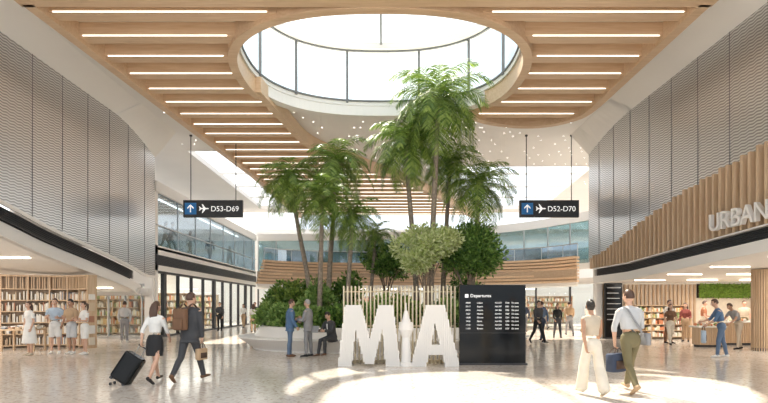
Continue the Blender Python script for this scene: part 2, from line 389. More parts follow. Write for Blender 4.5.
# bookshop group
person('woman',-11.25,16.25,160,1.70,'stand',top='white',bot='white',legs='dress',fem=True,hs='long',sleeve='short',shoe='sand')
person('man',-10.85,16.9,200,1.80,'arms',top='lblue',bot='white',legs='shorts',sleeve='short',shoe='white',hair='brown')
person('man',-10.22,16.75,170,1.78,'talk',top='tan',bot='lgrey',legs='shorts',sleeve='short',shoe='white',hair='black',skin=1)
person('woman',-9.70,16.6,150,1.70,'arms',top='white',bot='white',legs='shorts',sleeve='short',shoe='white',hair='brown',fem=True,hs='pony')
person('man',-11.1,21.9,20,1.75,'stand',top='lgrey',bot='grey',shoe='white')
# planter group
person('man',-2.92,15.9,-70,1.76,'talk',top='blue',bot='denim',jacket=True,shoe='brown',hair='brown',key='pl1')
person('man',-2.36,15.95,75,1.76,'arms',top='grey',bot='grey',jacket=True,inner='white',hair='grey',key='pl2')
SM=person('man',-1.66,16.42,140,1.76,'sit',top='charcoal',bot='charcoal',jacket=True,inner='white',shoe='brown',hair='black',key='sit')
# right of the board
person('man',6.40,21.3,-160,1.78,'walk',top='charcoal',bot='black',hair='black')
person('man',6.85,22.2,10,1.76,'walk2',top='denim',bot='navy',hair='brown')
person('woman',8.30,24.5,170,1.68,'walk',top='black',bot='charcoal',fem=True,hs='long',hair='black')
person('man',9.6,26.5,-10,1.78,'walk',top='tan',bot='grey')
# market
person('woman',11.35,20.3,170,1.66,'walk2',top='brown',bot='cream',fem=True,hs='long',sleeve='short')
person('man',11.9,21.4,200,1.8,'stand',top='white',bot='brown',sleeve='short')
person('woman',13.2,22.4,140,1.68,'talk',top='dkred',bot='tan',fem=True,hs='long')
person('man',14.1,22.6,-120,1.78,'talk',top='rust',bot='sand',sleeve='short')
person('man',10.35,15.7,70,1.80,'lean',top='blue',bot='denim',sleeve='roll',shoe='white',key='m_tote',lean=12,nod=8)
person('man',12.9,18.6,95,1.76,'lean',top='grey',bot='sand',sleeve='short',skin=1)
person('man',16.1,22.9,160,1.78,'stand',top='sand',bot='olive',sleeve='short')
# far left concourse
person('man',-10.1,31.5,180,1.76,'stand',top='charcoal',bot='black')
far_w=person('woman',-9.6,35,180,1.68,'walk',top='white',bot='tan',fem=True,hs='long')
far_m=person('man',-9.0,37.5,0,1.78,'walk',top='navy',bot='grey')
def copy(o,name,x,y,rot,z=0):
    c=bpy.data.objects.new(name,o.data); COL.objects.link(c); c.location=(x,y,z); c.rotation_euler=(0,0,math.radians(rot))
copy(far_w,'woman',8.2,30,170); copy(far_m,'man',-8.3,33,170); copy(far_m,'man',10.4,33.5,20); copy(far_w,'woman',11.5,29,200); copy(far_m,'man',9.2,37,180)
copy(far_w,'woman',-7.4,29,10); copy(far_m,'man',-6.8,29.3,10); copy(far_m,'man',7.4,27,150); copy(far_w,'woman',12.8,30.5,100); copy(far_m,'man',13.5,30.8,-80)
for i,yy in enumerate((27.5,28.3,31,34.5,39)): copy(far_m if i%2 else far_w,'man' if i%2 else 'woman',-11.75,yy,-90+30*i,z=4.42)

# ---- carried things
def suitcase():
    hnd=HANDS['w_suit'][0]; mb=MB()
    base=V((-5.34,10.28,0))
    lenh=(hnd-base-V((0,0,.03))).length
    zax=(hnd-V((base.x,base.y,.03))).normalized(); xax=V((1,0,0)); xax=(xax-zax*xax.dot(zax)).normalized(); yax=zax.cross(xax)
    Mx=Matrix((xax,yax,zax)).transposed().to_4x4(); Mx.translation=V((base.x,base.y,.03))
    mb.rbox(Mx@Matrix.Translation((0,0,.36)),.42,.25,.60,0)
    for i in range(-4,5): mb.mbox(Mx@Matrix.Translation((i*.042,-.125,.36)),.012,.012,.50,0)
    mb.mbox(Mx@Matrix.Translation((0,0,.36)),.006,.262,.02,1)
    for sx in(-.15,.15):
        for sy in(-.08,.08):
            mb.mbox(Mx@Matrix.Translation((sx,sy,.05)),.05,.05,.05,1)
            c=Mx@V((sx,sy,.02)); c.z=.03
            mb.tube([c-V((.015,0,0)),c+V((.015,0,0))],[.03,.03],10,1,ref=V((0,1,0)),rnd=False)
    for sx in(-.07,.07): mb.tube([Mx@V((sx,.08,.62)),Mx@V((sx,.02,lenh))],[.009,.009],8,2)
    mb.tube([Mx@V((-.085,.02,lenh)),Mx@V((.085,.02,lenh))],[.015,.015],8,1,ref=V((0,0,1)))
    mb.obj('rolling_suitcase',[BLACK,DARK,GREYM],smooth=False,bevel=0)
suitcase()
def bag(name,hand,w,h,d,mat,rot=0,drop=.16):
    mb=MB(); c=hand-V((0,0,drop+h/2)); Mx=Matrix.Translation(c)@Matrix.Rotation(math.radians(rot),4,'Z')
    mb.rbox(Mx,w,d,h,0,e=4)
    for sy in(-1,1):
        pts=[Mx@V((-w*.28,sy*d*.3,h*.42)),Mx@V((-w*.2,sy*d*.2,h*.5+drop*.6)),Mx@V((0,sy*.012,h*.5+drop)),Mx@V((w*.2,sy*d*.2,h*.5+drop*.6)),Mx@V((w*.28,sy*d*.3,h*.42))]
        mb.tube(cat(pts,4),[.008]*17,6,1)
    mb.mbox(Mx@Matrix.Translation((0,-d*.5,-h*.1)),w*.6,.015,h*.45,1)
    mb.obj(name,[mat,C('strap',(.08,.045,.03))],smooth=True)
bag('leather_handbag',HANDS['m_back'][1],.30,.24,.12,CM['tan'],70,.12)
bag('holdall_bag',HANDS['m_r'][0],.42,.34,.20,CM['navy'],30,.10)
bag('tote_bag',HANDS['m_tote'][0],.40,.38,.14,CM['lblue'],60,.12)
def backpack(o,h,back,mat,side=0,head=0):
    mb=MB(); rot=Matrix.Rotation(math.radians(head),4,'Z'); k=h/1.75
    B=Matrix.Translation((o.location.x,o.location.y,0))@rot
    mb.rbox(B@Matrix.Translation((side,-.20*k,1.23*k)),.30,.16,.44,0,e=4)
    mb.rbox(B@Matrix.Translation((side,-.29*k,1.14*k)),.22,.06,.22,0,e=4)
    mb.tube([B@V((side,-.20*k,1.46*k)),B@V((side,-.16*k,1.50*k))],[.02,.02],8,1)
    for sx in(-.10,.10):
        mb.tube(cat([B@V((side+sx,-.14,1.42*k)),B@V((side*.3+sx*1.15,-.03,1.53*k)),B@V((side*.3+sx*1.15,.12,1.44*k)),B@V((side*.3+sx*1.35,.155,1.25*k)),B@V((side+sx*1.5,.0,1.06*k)),B@V((side+sx,-.14,1.04*k))],4),[(.022,.007)]*21,6,1)
    return mb.obj('backpack',[mat,C('strap2',(.10,.055,.035))],smooth=True)
backpack(MS,1.86,0,CM['brown'],-.06,-14)
def shoulder_strap():
    mb=MB(); B=Matrix.Translation((MR.location.x,MR.location.y,0))@Matrix.Rotation(math.radians(4),4,'Z')
    pts=[(.17,-.05,1.02),(.12,-.15,1.12),(0,-.165,1.30),(-.10,-.11,1.50),(-.12,0,1.575),(-.09,.12,1.50),(.02,.17,1.28),(.16,.10,1.06)]
    mb.tube([B@V(p) for p in cat(pts,4)],[(.02,.006)]*29,6,0)
    mb.rbox(B@Matrix.Translation((.26,-.02,.98)),.10,.30,.22,0,e=4)
    mb.obj('crossbody_bag',[CM['grey']],smooth=True)
shoulder_strap()
# laptop on the seated man's lap
mb=MB(); hh=(HANDS['sit'][0]+HANDS['sit'][1])/2
B=Matrix.Translation(hh+V((0,0,-.045)))@Matrix.Rotation(math.radians(140),4,'Z')
mb.mbox(B,.33,.23,.016,0); mb.mbox(B@Matrix.Translation((0,.155,.10))@Matrix.Rotation(math.radians(-70),4,'X'),.33,.22,.010,0)
mb.mbox(B@Matrix.Translation((0,.147,.10))@Matrix.Rotation(math.radians(-70),4,'X'),.30,.19,.006,1)
mb.obj('laptop',[GREYM,M('laptop_screen',(.2,.3,.45),es=.6)])

# ------------------------------------------------------------------ shell
mb=MB(); mb.box(-30,34,-14,70,-.3,0); mb.obj('floor',FLOORM)
def sup(cx,cy,rx,ry,n=64,e=2.4,a0=0,a1=360):
    out=[]
    full=abs(a1-a0)>=360
    for i in range(n if full else n+1):
        a=math.radians(a0+(a1-a0)*i/n); c,d=math.cos(a),math.sin(a)
        out.append((cx+rx*abs(c)**(2/e)*(1 if c>0 else -1),cy+ry*abs(d)**(2/e)*(1 if d>0 else -1)))
    return out
OC=(-.12,17.5); ORX,ORY=4.6,3.85
def plate(name,outer,holes,z0,z1,mat):
    c=bpy.data.curves.new(name,'CURVE'); c.dimensions='2D'; c.fill_mode='BOTH'; c.extrude=(z1-z0)/2
    for pl in [outer]+holes:
        sp=c.splines.new('POLY'); sp.points.add(len(pl)-1)
        for i,p in enumerate(pl): sp.points[i].co=(p[0],p[1],0,1)
        sp.use_cyclic_u=True
    o=bpy.data.objects.new('t',c); COL.objects.link(o)
    dg=bpy.context.evaluated_depsgraph_get(); dg.update()
    me=bpy.data.meshes.new_from_object(o.evaluated_get(dg)); bpy.data.objects.remove(o)
    me.materials.clear(); me.materials.append(mat)
    r=bpy.data.objects.new(name,me); COL.objects.link(r); r.location.z=(z0+z1)/2
    return r
skyR=[(2.4,30.5),(12.5,30.5),(13.5,44),(8.4,44)]
skyL=[(-10.6,27.5),(-8.6,27.5),(-8.4,44),(-10.6,44)]
plate('ceiling',[(-21,5),(24,5),(24,46),(-21,46)],[sup(*OC,ORX,ORY),skyR,skyL],9.9,10.05,WHITE)
# timber ceiling zone
zone=[(-9.2,13.2),(8.3,13.2),(8.3,20.0)]+[(p.x,p.y) for p in cat([(8.3,20.0),(8.1,21.2),(7.2,22.1),(6.0,22.3),(4.6,21.9),(3.3,21.0)],4)][1:]+[(2.0,20.0),(-2.6,20.0),(-4.5,19.0)]
inner=[(p.x,p.y) for p in cat([(-4.62,18.6),(-4.25,21.5),(-3.6,25.2),(-1.4,28.6),(2.8,35),(7.9,45.5)],6)]
zone+=inner+[(-7.4,45.5),(-7.8,32.4)]
hole=sup(*OC,ORX+.2,ORY+.2,96)
def inters(poly,y):
    xs=[]
    for i in range(len(poly)):
        a=poly[i]; b=poly[(i+1)%len(poly)]
        if (a[1]<=y)!=(b[1]<=y): xs.append(a[0]+(y-a[1])*(b[0]-a[0])/(b[1]-a[1]))
    xs.sort(); return [(xs[i],xs[i+1]) for i in range(0,len(xs)-1,2)]
def segs(y):
    out=[]
    hs=inters(hole,y)
    for a,b in inters(zone,y):
        cur=[(a,b)]
        for c,d in hs:
            nx=[]
            for p,q in cur:
                if d<=p or c>=q: nx.append((p,q)); continue
                if c>p: nx.append((p,c))
                if d<q: nx.append((d,q))
            cur=nx
        out+=cur
    return [s for s in out if s[1]-s[0]>.15]
sl=MB(); led=MB(); bk=MB(); y=13.75
while y<45:
    for a,b in segs(y+.2): sl.box(a,b,y,y+.42,9.46,9.88)
    for a,b in segs(y+.2):
        if b-a>.8: led.box(a+.25,b-.25,y-.022,y-.002,9.46,9.488)
    y+=1.22
y=13.2
while y<45:
    for a,b in segs(y+.1): bk.box(a,b,y,y+.2,9.87,9.895)
    y+=.2
sl.obj('timber_ceiling_beams',WOOD); led.obj('ceiling_led_strips',LED); bk.obj('timber_ceiling_backing',BACK)
tr=MB()
path=[(3.6,21.2)]+[(p.x,p.y) for p in cat([(3.6,21.2),(4.6,21.9),(6.0,22.3),(7.2,22.1),(8.1,21.2),(8.3,20.0)],5)][1:]+[(8.3,13.2)]
tr.ribbon(path,9.34,9.89,.30)
tr.box(-9.4,8.5,12.8,13.3,9.34,9.89)
tr.ribbon([(-9.2,13.2),(-7.8,32.4),(-7.4,45.5)],9.34,9.89,.30)
tr.ribbon(inner,9.34,9.89,.30)
tr.ribbon(sup(*OC,ORX+.2,ORY+.2,72,2.4,160,393),9.32,9.93,.28)
tr.obj('trim_timber_fascia',WOOD,smooth=False)
tr=MB(); tr.ribbon(sup(*OC,ORX+.2,ORY+.2,40,2.4,33,160),9.50,9.93,.38); tr.obj('trim_skylight_lip',WHITE)
# skylight lantern
sk=empty('skylight_lantern'); fr=MB()
fr.ribbon(sup(*OC,ORX+.05,ORY+.05),9.9,10.06,.12,closed=True)
fr.ribbon(sup(*OC,ORX-.05,ORY-.05),12.15,12.40,.50,closed=True)
fr.obj('lantern_ring',WHITE,parent=sk)
g=MB(); g.ribbon(sup(*OC,ORX+.08,ORY+.08),10.06,12.2,.03,closed=True); g.obj('lantern_glass',GLS,parent=sk)
g=MB(); ring=sup(*OC,ORX-.25,ORY-.25,48); g.add([(p[0],p[1],12.36) for p in ring],[tuple(range(48))]); g.obj('roof_glass',GLS,parent=sk)
mu=MB()
for p in sup(*OC,ORX-.02,ORY-.02,12,2.4,14,374): mu.box(p[0]-.045,p[0]+.045,p[1]-.06,p[1]+.06,10.0,12.2)
mu.ribbon(sup(*OC,ORX-.08,ORY-.08),12.10,12.16,.08,closed=True)
mu.ribbon(sup(*OC,ORX-.02,ORY-.02),10.06,10.12,.08,closed=True)
mu.box(OC[0]-.04,OC[0]+.04,OC[1]-3.5,OC[1]+3.5,12.28,12.40)
mu.obj('lantern_mullions',FRAMEG,parent=sk)
for nm,pl in(('skylight_right',skyR),('skylight_left',skyL)):
    mu=MB(); mu.ribbon(pl,9.85,10.15,.12,closed=True)
    yy=33
    while yy<44:
        for a,b in inters(pl,yy): mu.box(a,b,yy-.03,yy+.03,10.0,10.12)
        yy+=3.6
    mu.obj('trim_'+nm,WHITE)
# downlights
dl=MB()
def inpoly(poly,x,y):
    return any(a<=x<=b for a,b in inters(poly,y))
def disc(x,yy,r=.028): dl.add([(x+r*math.cos(a),yy+r*math.sin(a),9.893) for a in[k*math.pi/3 for k in range(6)]],[tuple(range(5,-1,-1))])
for i in range(60):
    for j in range(50):
        x=-10.4+i*.62+(j%2)*.31; yy=14+j*.62
        if x>9.6 and yy<25: continue
        if x>14 or x<-10.6: continue
        big=[(-9.7,12.6),(8.8,12.6),(8.8,20.5),(6.5,22.9),(4.0,22.3),(-4.2,22),(-3.1,25.5),(8.6,46),(-7.2,46),(-7.5,30)]
        if inpoly(big,x,yy) or inpoly(sup(*OC,ORX+.6,ORY+.6),x,yy) or inpoly(skyR,x,yy) or inpoly(skyL,x,yy): continue
        if R.random()<.62: continue
        disc(x,yy)
for i in range(14):
    for j in range(5):
        x=-3.2+i*.75+(j%2)*.3; yy=21.7+j*.75
        if yy<22.7 and x>3: continue
        if R.random()<.6 and not inpoly(zone,x,yy): disc(x,yy)
dl.obj('ceiling_downlights',DOWN)

# side walls
def strip(mb,x,th,prof,m=0):
    for (y0,a0,b0),(y1,a1,b1) in zip(prof,prof[1:]):
        mb.hexa([(x,y0,a0),(x+th,y0,a0),(x+th,y1,a1),(x,y1,a1)],[(x,y0,b0),(x+th,y0,b0),(x+th,y1,b1),(x,y1,b1)],m)
Lb=[(p.x,p.y) for p in cat([(5,6.2),(10,5.4),(14.7,4.6),(16.9,4.16),(19.8,3.72),(22.2,3.32),(23.6,3.02),(24.6,3.0)],4)]
def topz(y): return 9.45 if y<21 else 9.45-.10*(y-21)**1.6
mb=MB(); strip(mb,-11,-.12,[(a,b,topz(a)) for a,b in Lb],0)
for k in range(14):
    yy=5.5+k*1.5
    if yy<24.5:
        zb=[b for a,b in Lb if a<=yy][-1]; mb.box(-10.997,-10.985,yy,yy+.02,zb,topz(yy),1)
mb.obj('wall_left',[PERF,SEAM])
mb=MB(); strip(mb,-10.97,-.06,[(a,b-.10,b+.02) for a,b in Lb],0); strip(mb,-11.2,-.1,[(a,b-.95,b-.5) for a,b in Lb if a<23.7],0)
mb.add([(-11.0,5,9.45),(-11,21,9.45),(-10.0,21,9.9),(-10.0,5,9.9)],[(0,1,2,3)])
TZ=[(a,topz(a)) for a,b in Lb if a>=20.5]
for (y0,z0),(y1,z1) in zip(TZ,TZ[1:]): mb.add([(-11,y0,z0),(-11,y1,z1),(-10.0,y1,9.9),(-10.0,y0,9.9)],[(0,1,2,3)])
# bookshop ceiling (follows the sweep of the facade)
for (y0,z0),(y1,z1) in zip(Lb,Lb[1:]): mb.add([(-11.1,y0,z0-.95),(-11.1,y1,z1-.95 if y1<23 else 2.4),(-18,y1,z1-.95 if y1<23 else 2.4),(-18,y0,z0-.95)],[(0,1,2,3)])
mb.obj('trim_left_fascia',WHITE)
mb=MB()
for k in range(6): strip(mb,-11.08,-.10,[(a,b-.16-k*.06,b-.135-k*.06) for a,b in Lb if a<22.8],0)
strip(mb,-11.22,-.04,[(a,b-.52,b-.1) for a,b in Lb if a<22.8],0)
mb.obj('louvre_left',DARK)
mb=MB(); mb.box(-11.33,-10.95,24.22,24.40,0,2.98); mb.obj('pier_left',WHITE)
mb=MB(); mb.box(-18.2,-18,5,25,0,6); mb.obj('wall_bookshop_side',WHITE)
# bookshop rear glazing
mb=MB(); mb.box(-18,-11.35,24.55,24.6,0,2.5,0)
gl=MB()
for k in range(9): gl.box(-18+k*.8,-17.95+k*.8,24.42,24.54,0,2.6)
gl.box(-18,-11.35,24.42,24.54,2.5,2.62); gl.box(-18,-11.35,24.42,24.54,0,.12)
mb.obj('window_1',GLS); gl.obj('trim_window_frame',GREYM)
mb=MB(); mb.box(-18,-11.35,24.42,24.62,2.62,4.2); mb.obj('wall_bookshop_rear',WHITE)
def lbz(y): return [b for a,b in Lb if a<=y][-1]
mb=MB()
for yy in(12.5,14,15.5,17,20.6,22.2):
    for j in range(3): zz=(lbz(yy+.3)-.95) if yy<22 else 2.38; mb.box(-17.2+j*2.1,-16.0+j*2.1,yy,yy+.1,zz-.06,zz-.01)
mb.obj('bookshop_added_glow_bars',GLOWW)  # glowing bars added to brighten the dark bookshop

Rb=[(p.x,p.y) for p in cat([(5,6.5),(10,6.05),(13.3,5.7),(16.7,5.26),(19.2,4.8),(21,4.4),(22.5,4.02),(25,3.68)],4)]
def topr(y): return 9.5 if y<21 else 9.5-.055*(y-21)**1.7
mb=MB(); strip(mb,10,.12,[(a,b,topr(a)) for a,b in Rb],0)
for k in range(14):
    yy=5.8+k*1.5
    if yy<24.8:
        zb=[b for a,b in Rb if a<=yy][-1]; mb.box(9.985,9.997,yy,yy+.02,zb,topr(yy),1)
mb.obj('wall_right',[PERF,SEAM])
def fz(y): return 3.65-(y-13.3)*.048     # lower edge of the timber fins
mb=MB()
yy=5.2
while yy<24.2:
    zt=[b for a,b in Rb if a<=yy][-1]-.02
    zb=fz(yy) if yy<20.6 else fz(20.6)
    if zt-zb>.15: mb.box(9.72,9.96,yy,yy+.09,zb,zt)
    yy+=.30
strip(mb,9.96,.035,[(a,fz(min(a,20.6)),b) for a,b in Rb if a<24.5],1)
mb.obj('timber_fin_fascia',[WOODV,WOODB])
mb=MB(); P=[(a,b) for a,b in Rb if a<24.5]
strip(mb,9.78,.3,[(a,fz(min(a,20.6))-.68,fz(min(a,20.6))-.36) for a,b in P]); strip(mb,9.70,.3,[(a,fz(min(a,20.6))-.04,fz(min(a,20.6))) for a,b in P])
mb.add([(10,5,9.5),(10,21,9.5),(9.1,21,9.9),(9.1,5,9.9)],[(3,2,1,0)])
TZ=[(a,topr(a)) for a,b in Rb if a>=20.5]
for (y0,z0),(y1,z1) in zip(TZ,TZ[1:]): mb.add([(10,y0,z0),(10,y1,z1),(9.1,y1,9.9),(9.1,y0,9.9)],[(3,2,1,0)])
mb.add([(9.8,5,fz(5)-.68),(9.8,24.5,2.62),(21,24.5,2.75),(21,5,fz(5)-.68)],[(3,2,1,0)])
mb.obj('trim_right_fascia',WHITE)
mb=MB()
for k in range(5): strip(mb,9.80,.10,[(a,fz(min(a,20.6))-.10-k*.055,fz(min(a,20.6))-.075-k*.055) for a,b in P])
strip(mb,9.92,.04,[(a,fz(min(a,20.6))-.36,fz(min(a,20.6))-.04) for a,b in P])
mb.obj('louvre_right',DARK)
mb=MB(); mb.box(10.15,10.45,24.5,24.85,0,3.9); mb.obj('pier_right',WHITE)
mw=Matrix(((0,0,-1,9.62),(-1,0,0,15.12),(0,1,0,3.76),(0,0,0,1)))
text('URBAN MARKET','market_sign_lettering',WHITE2,.72,mw,ext=.06)

# market interior
mb=MB(); mb.box(10.4,21,25,25.2,0,4); mb.box(21,21.2,5,25.2,0,4); mb.obj('wall_market_rear',M('warm_plaster',(.78,.69,.57),.6))
mb=MB()
for k in range(52): 
    x=10.5+k*.2
    if not 15.2<x<17.9: mb.box(x,x+.07,24.9,25,0,2.6)
mb.obj('timber_wall_slats',WOODV)
def leaves(mb,c,r,n,size,up=.3,m=0,shell=.55):
    for _ in range(n):
        d=V((R.gauss(0,1),R.gauss(0,1),R.gauss(0,1))).normalized(); k=shell+(1-shell)*R.random()
        p=V(c)+V((d.x*r[0],d.y*r[1],d.z*r[2]))*k
        t=(d+V((R.uniform(-.8,.8),R.uniform(-.8,.8),R.uniform(-.4,.8)))).normalized(); s=t.cross(V((R.uniform(-1,1),R.uniform(-1,1),R.uniform(-.3,1)))).normalized()
        L=size*R.uniform(.7,1.3); w=L*.28
        nn=t.cross(s)*(-L*.12)
        mb.add([p,p+t*L*.5+s*w,p+t*L+nn,p+t*L*.5-s*w],[(0,1,2,3)],m)
mb=MB(); mb.box(15.25,17.85,24.86,24.98,1.95,2.62,1)
for _ in range(2500):
    x=R.uniform(15.3,17.8); z=R.uniform(1.98,2.6); L=R.uniform(.05,.11); a=R.uniform(0,6.28); dy=-R.uniform(.02,.08)
    p=V((x,24.87,z)); t=V((math.cos(a)*L,dy,math.sin(a)*L)); s=V((-math.sin(a)*L*.35,0,math.cos(a)*L*.35))
    mb.add([p,p+t*.5+s,p+t,p+t*.5-s],[(0,1,2,3)])
mb.obj('living_green_wall',[MOSS,SOIL])
def column(name,x,y,r,h,):
    mb=MB(); mb.tube([(x,y,0),(x,y,h)],[r*.9,r*.9],24,1,rnd=False)
    for k in range(28):
        a=2*math.pi*k/28; mb.mbox(Matrix.Translation((x+r*math.cos(a),y+r*math.sin(a),h/2))@Matrix.Rotation(a,4,'Z'),.06,.035,h,0)
    mb.tube([(x,y,0),(x,y,.1)],[r*1.1,r*1.1],24,2,rnd=False)
    mb.obj(name,[WOODV,WOODB,DARK])
column('timber_clad_column',13.3,18.0,.30,2.85)
column('timber_clad_column',17.5,19.5,.30,2.8)
def shelf(name,x0,x1,y,h,depth=.4,n=5,mat=WOODV,gm=GOODS,face=-1):
    e=empty(name,((x0+x1)/2,y,0)); cx=(x0+x1)/2
    mb=MB(); mb.box(x0-cx,x1-cx,depth/2-.03,depth/2,0,h)
    k=max(1,round((x1-x0)/.9))
    for i in range(k+1): xx=x0-cx+(x1-x0)*i/k; mb.box(xx-.02,xx+.02,-depth/2,depth/2,0,h)
    gd=MB()
    for j in range(n+1):
        z=.08+(h-.12)*j/n; mb.box(x0-cx,x1-cx,-depth/2,depth/2,z,z+.03)
        if j<n:
            xx=x0-cx+.05
            while xx<x1-cx-.12:
                w=R.uniform(.04,.12); hh=R.uniform(.4,.8)*(h-.12)/n
                if R.random()<.85: gd.box(xx,xx+w-.01,-depth/2+.04,depth/2-.08,z+.03,z+.03+hh)
                xx+=w
    mb.obj('frame',mat,parent=e); gd.obj('goods',gm,parent=e)
shelf('market_shelf',11.9,14.2,24.4,1.6); shelf('market_shelf',18.2,20.6,24.4,2.2)
def counter(name,x0,x1,y0,y1,h=.9):
    e=empty(name,((x0+x1)/2,(y0+y1)/2,0)); a=(x1-x0)/2; b=(y1-y0)/2
    mb=MB(); mb.box(-a,a,-b,b,h-.06,h,1); mb.box(-a+.08,a-.08,-b+.08,b-.08,.08,h-.06,0); mb.box(-a+.12,a-.12,-b+.12,b-.12,0,.08,2)
    x=-a+.1
    while x<a-.1: mb.box(x,x+.04,-b+.05,-b+.08,.08,h-.06,0); x+=.09
    mb.obj('cabinet',[WOODV,CREAM,DARK],parent=e)
    gd=MB()
    for _ in range(int((x1-x0)*14)):
        px=R.uniform(-a+.1,a-.1); py=R.uniform(-b+.1,b-.1); s=R.uniform(.04,.08)
        gd.ball((px,py,h+s*.8),(s,s,s*.9),0,6,8)
    gd.obj('produce',GOODS,parent=e,smooth=True)
counter('market_counter',11.9,13.0,19.4,20.0,.80); counter('market_counter',13.6,16.6,20.4,21.3,.95)
mb=MB()
for k in range(5):
    for j in range(4): zz=2.62+(fz(5)-.68-2.62)*(24.5-(12+k*2.6))/19.5; mb.box(11+j*2.3,12.3+j*2.3,12+k*2.6,12.08+k*2.6,zz-.03,zz+.0)
mb.obj('market_added_glow_bars',GLOWW)  # added glow bars that lift the market interior
# black information totem
mb=MB(); mb.box(-.4,.4,-.08,.08,.0,3.5,0); mb.box(-.42,.42,-.1,.1,0,.08,1)
for k in range(9): mb.box(-.32,.32-.05*(k%3),-.09,-.08,.9+k*.25,.93+k*.25,2)
mb.obj('information_totem',[BLACK,DARK,GREYM],loc=(10.85,24.25,0))

# left concourse facade
mb=MB(); Y0,Y1=24.62,44
mb.box(-11.2,-11,Y0,Y1,3.28,3.55); mb.box(-11.2,-11,Y0,Y1,4.05,4.5); mb.box(-11.25,-10.95,Y0,Y1,7.1,7.6); mb.box(-18,-11,Y0,Y1,4.3,4.42); mb.box(-17,-11.2,Y0,Y1,7.5,7.6)
mb.box(-11.2,-11,Y0,Y0+.3,0,7.6); mb.box(-18,-17.8,Y0,Y1,0,7.6); mb.box(-14.1,-14,Y0,Y1,4.42,7.5)
mb.obj('wall_left_concourse',WHITE)
mb=MB()
for k in range(6): mb.box(-10.99,-10.93,Y0,Y1,3.60+k*.075,3.63+k*.075)
mb.box(-11.0,-10.985,Y0,Y1,3.55,4.05); mb.obj('louvre_left_concourse',DARK)
mb=MB(); mb.box(-11.12,-11.09,Y0+.3,Y1,4.5,7.1); mb.obj('window_2',GLB)
mb=MB(); mb.box(-11.12,-11.09,Y0+.3,Y1,0,3.28); mb.obj('window_3',GLS)
mb=MB(); yy=Y0+.3
while yy<Y1:
    mb.box(-11.14,-11.06,yy,yy+.03,4.5,7.1,1); yy+=2.6
yy=Y0+1
k=0
while yy<Y1:
    mb.box(-11.18,-11.0,yy,yy+(.30 if k%4==0 else .05),0,3.28,0); yy+=1.9; k+=1
mb.box(-11.16,-11.02,Y0,Y1,3.16,3.28,0); mb.box(-11.16,-11.02,Y0,Y1,0,.1,0); mb.box(-11.1,-11.0,Y0,Y1,5.48,5.53,1)
mb.obj('trim_concourse_mullions',[DARK,GREYM])
mb=MB(); yy=Y0+1
while yy<Y1: mb.box(-16.5,-11.8,yy,yy+.12,4.22,4.28); yy+=2.2
mb.box(-12.6,-12.5,Y0+1,Y1,7.44,7.49)
mb.obj('concourse_added_glow_bars',GLOWB)  # glowing strips added so the closed rooms behind the glass are not dark
shelf('shop_display',-16.5,-13.0,28,2.4); shelf('shop_display',-16.5,-13.0,34,2.4); shelf('shop_display',-16.5,-13,40,2.4)

# rear building
fac=[(p.x,p.y) for p in cat([(14.5,32),(13.2,34.5),(10.5,38.5),(6,41.8),(0,43.8),(-6,44.6),(-11,44.8)],5)]
mb=MB(); mb.ribbon(fac,7.2,7.8,.3); mb.ribbon(fac,4.0,4.4,.3); mb.ribbon(fac,3.0,3.4,.3); mb.obj('wall_back_bands',WHITE)
mb=MB(); mb.ribbon(fac,4.4,7.2,.04); mb.obj('window_4',glass('teal_glass',(.42,.55,.56),.22,.06))
mb=MB(); mb.ribbon(fac,0,3.0,.04); mb.obj('window_5',GLS)
mb=MB()
for i,p in enumerate(fac):
    if i%2==0: mb.box(p[0]-.03,p[0]+.03,p[1]-.12,p[1]+.05,4.4,7.2,1)
    if i%3==0: mb.box(p[0]-.05,p[0]+.05,p[1]-.12,p[1]+.05,0,3.0,0)
mb.obj('trim_back_mullions',[DARK,GREYM])
mb=MB(); mb.box(-21,28,50,50.3,0,9); mb.obj('wall_back',WHITE)
bal=[(p.x,p.y) for p in cat([(12.2,32.2),(10.6,34.6),(7,36.6),(2,37.6),(-3,37.4),(-7,36.2),(-8.6,34.6)],8)]
# stepped timber balcony front with a glass balustrade
mb=MB()
for k in range(8): 
    mb.ribbon([(p[0]+.04*k,p[1]+.10*k) for p in bal],3.05+k*.22,3.19+k*.22,.22,0)
mb.ribbon([(p[0],p[1]+.16) for p in bal],3.0,3.9,.06,1); mb.ribbon([(p[0]+.25,p[1]+.95) for p in bal],3.6,4.80,.06,1)
mb.obj('timber_balcony_front',[WOOD,WOODB])
e=empty('glass_balustrade'); bg_=[(p[0]+.30,p[1]+.85) for p in bal]
mb=MB(); mb.ribbon(bg_,4.72,5.55,.02); mb.obj('panes',GLB,parent=e)
mb=MB(); mb.ribbon(bg_,5.55,5.61,.07)
for i,p in enumerate(bg_):
    if i%4==0: mb.box(p[0]-.02,p[0]+.02,p[1]-.02,p[1]+.02,4.72,5.56)
mb.obj('handrail',GREYM,parent=e)
plate('balcony_slab',bal+[(-9.5,44),(0,43.5),(6,41.5),(10.5,38.3),(13.0,34.5)],[],2.85,3.05,WHITE)
mb=MB()
for k in range(5):
    x=-6+k*3.6; mb.tube([(x,38.6,0),(x,38.6,2.86)],[.22,.22],20,0,rnd=False)
mb.obj('balcony_columns',WHITE,smooth=False)
mb=MB()
for k in range(8): mb.box(-8+k*2.6,-6.6+k*2.6,39,39.1,2.80,2.85)
mb.obj('underbalcony_light_bars',GLOWB)
shelf('shop_display',12.5,16.5,45,2.4); shelf('shop_display',6.5,10.5,46,2.4); shelf('shop_display',-4,3,46.5,2.4)

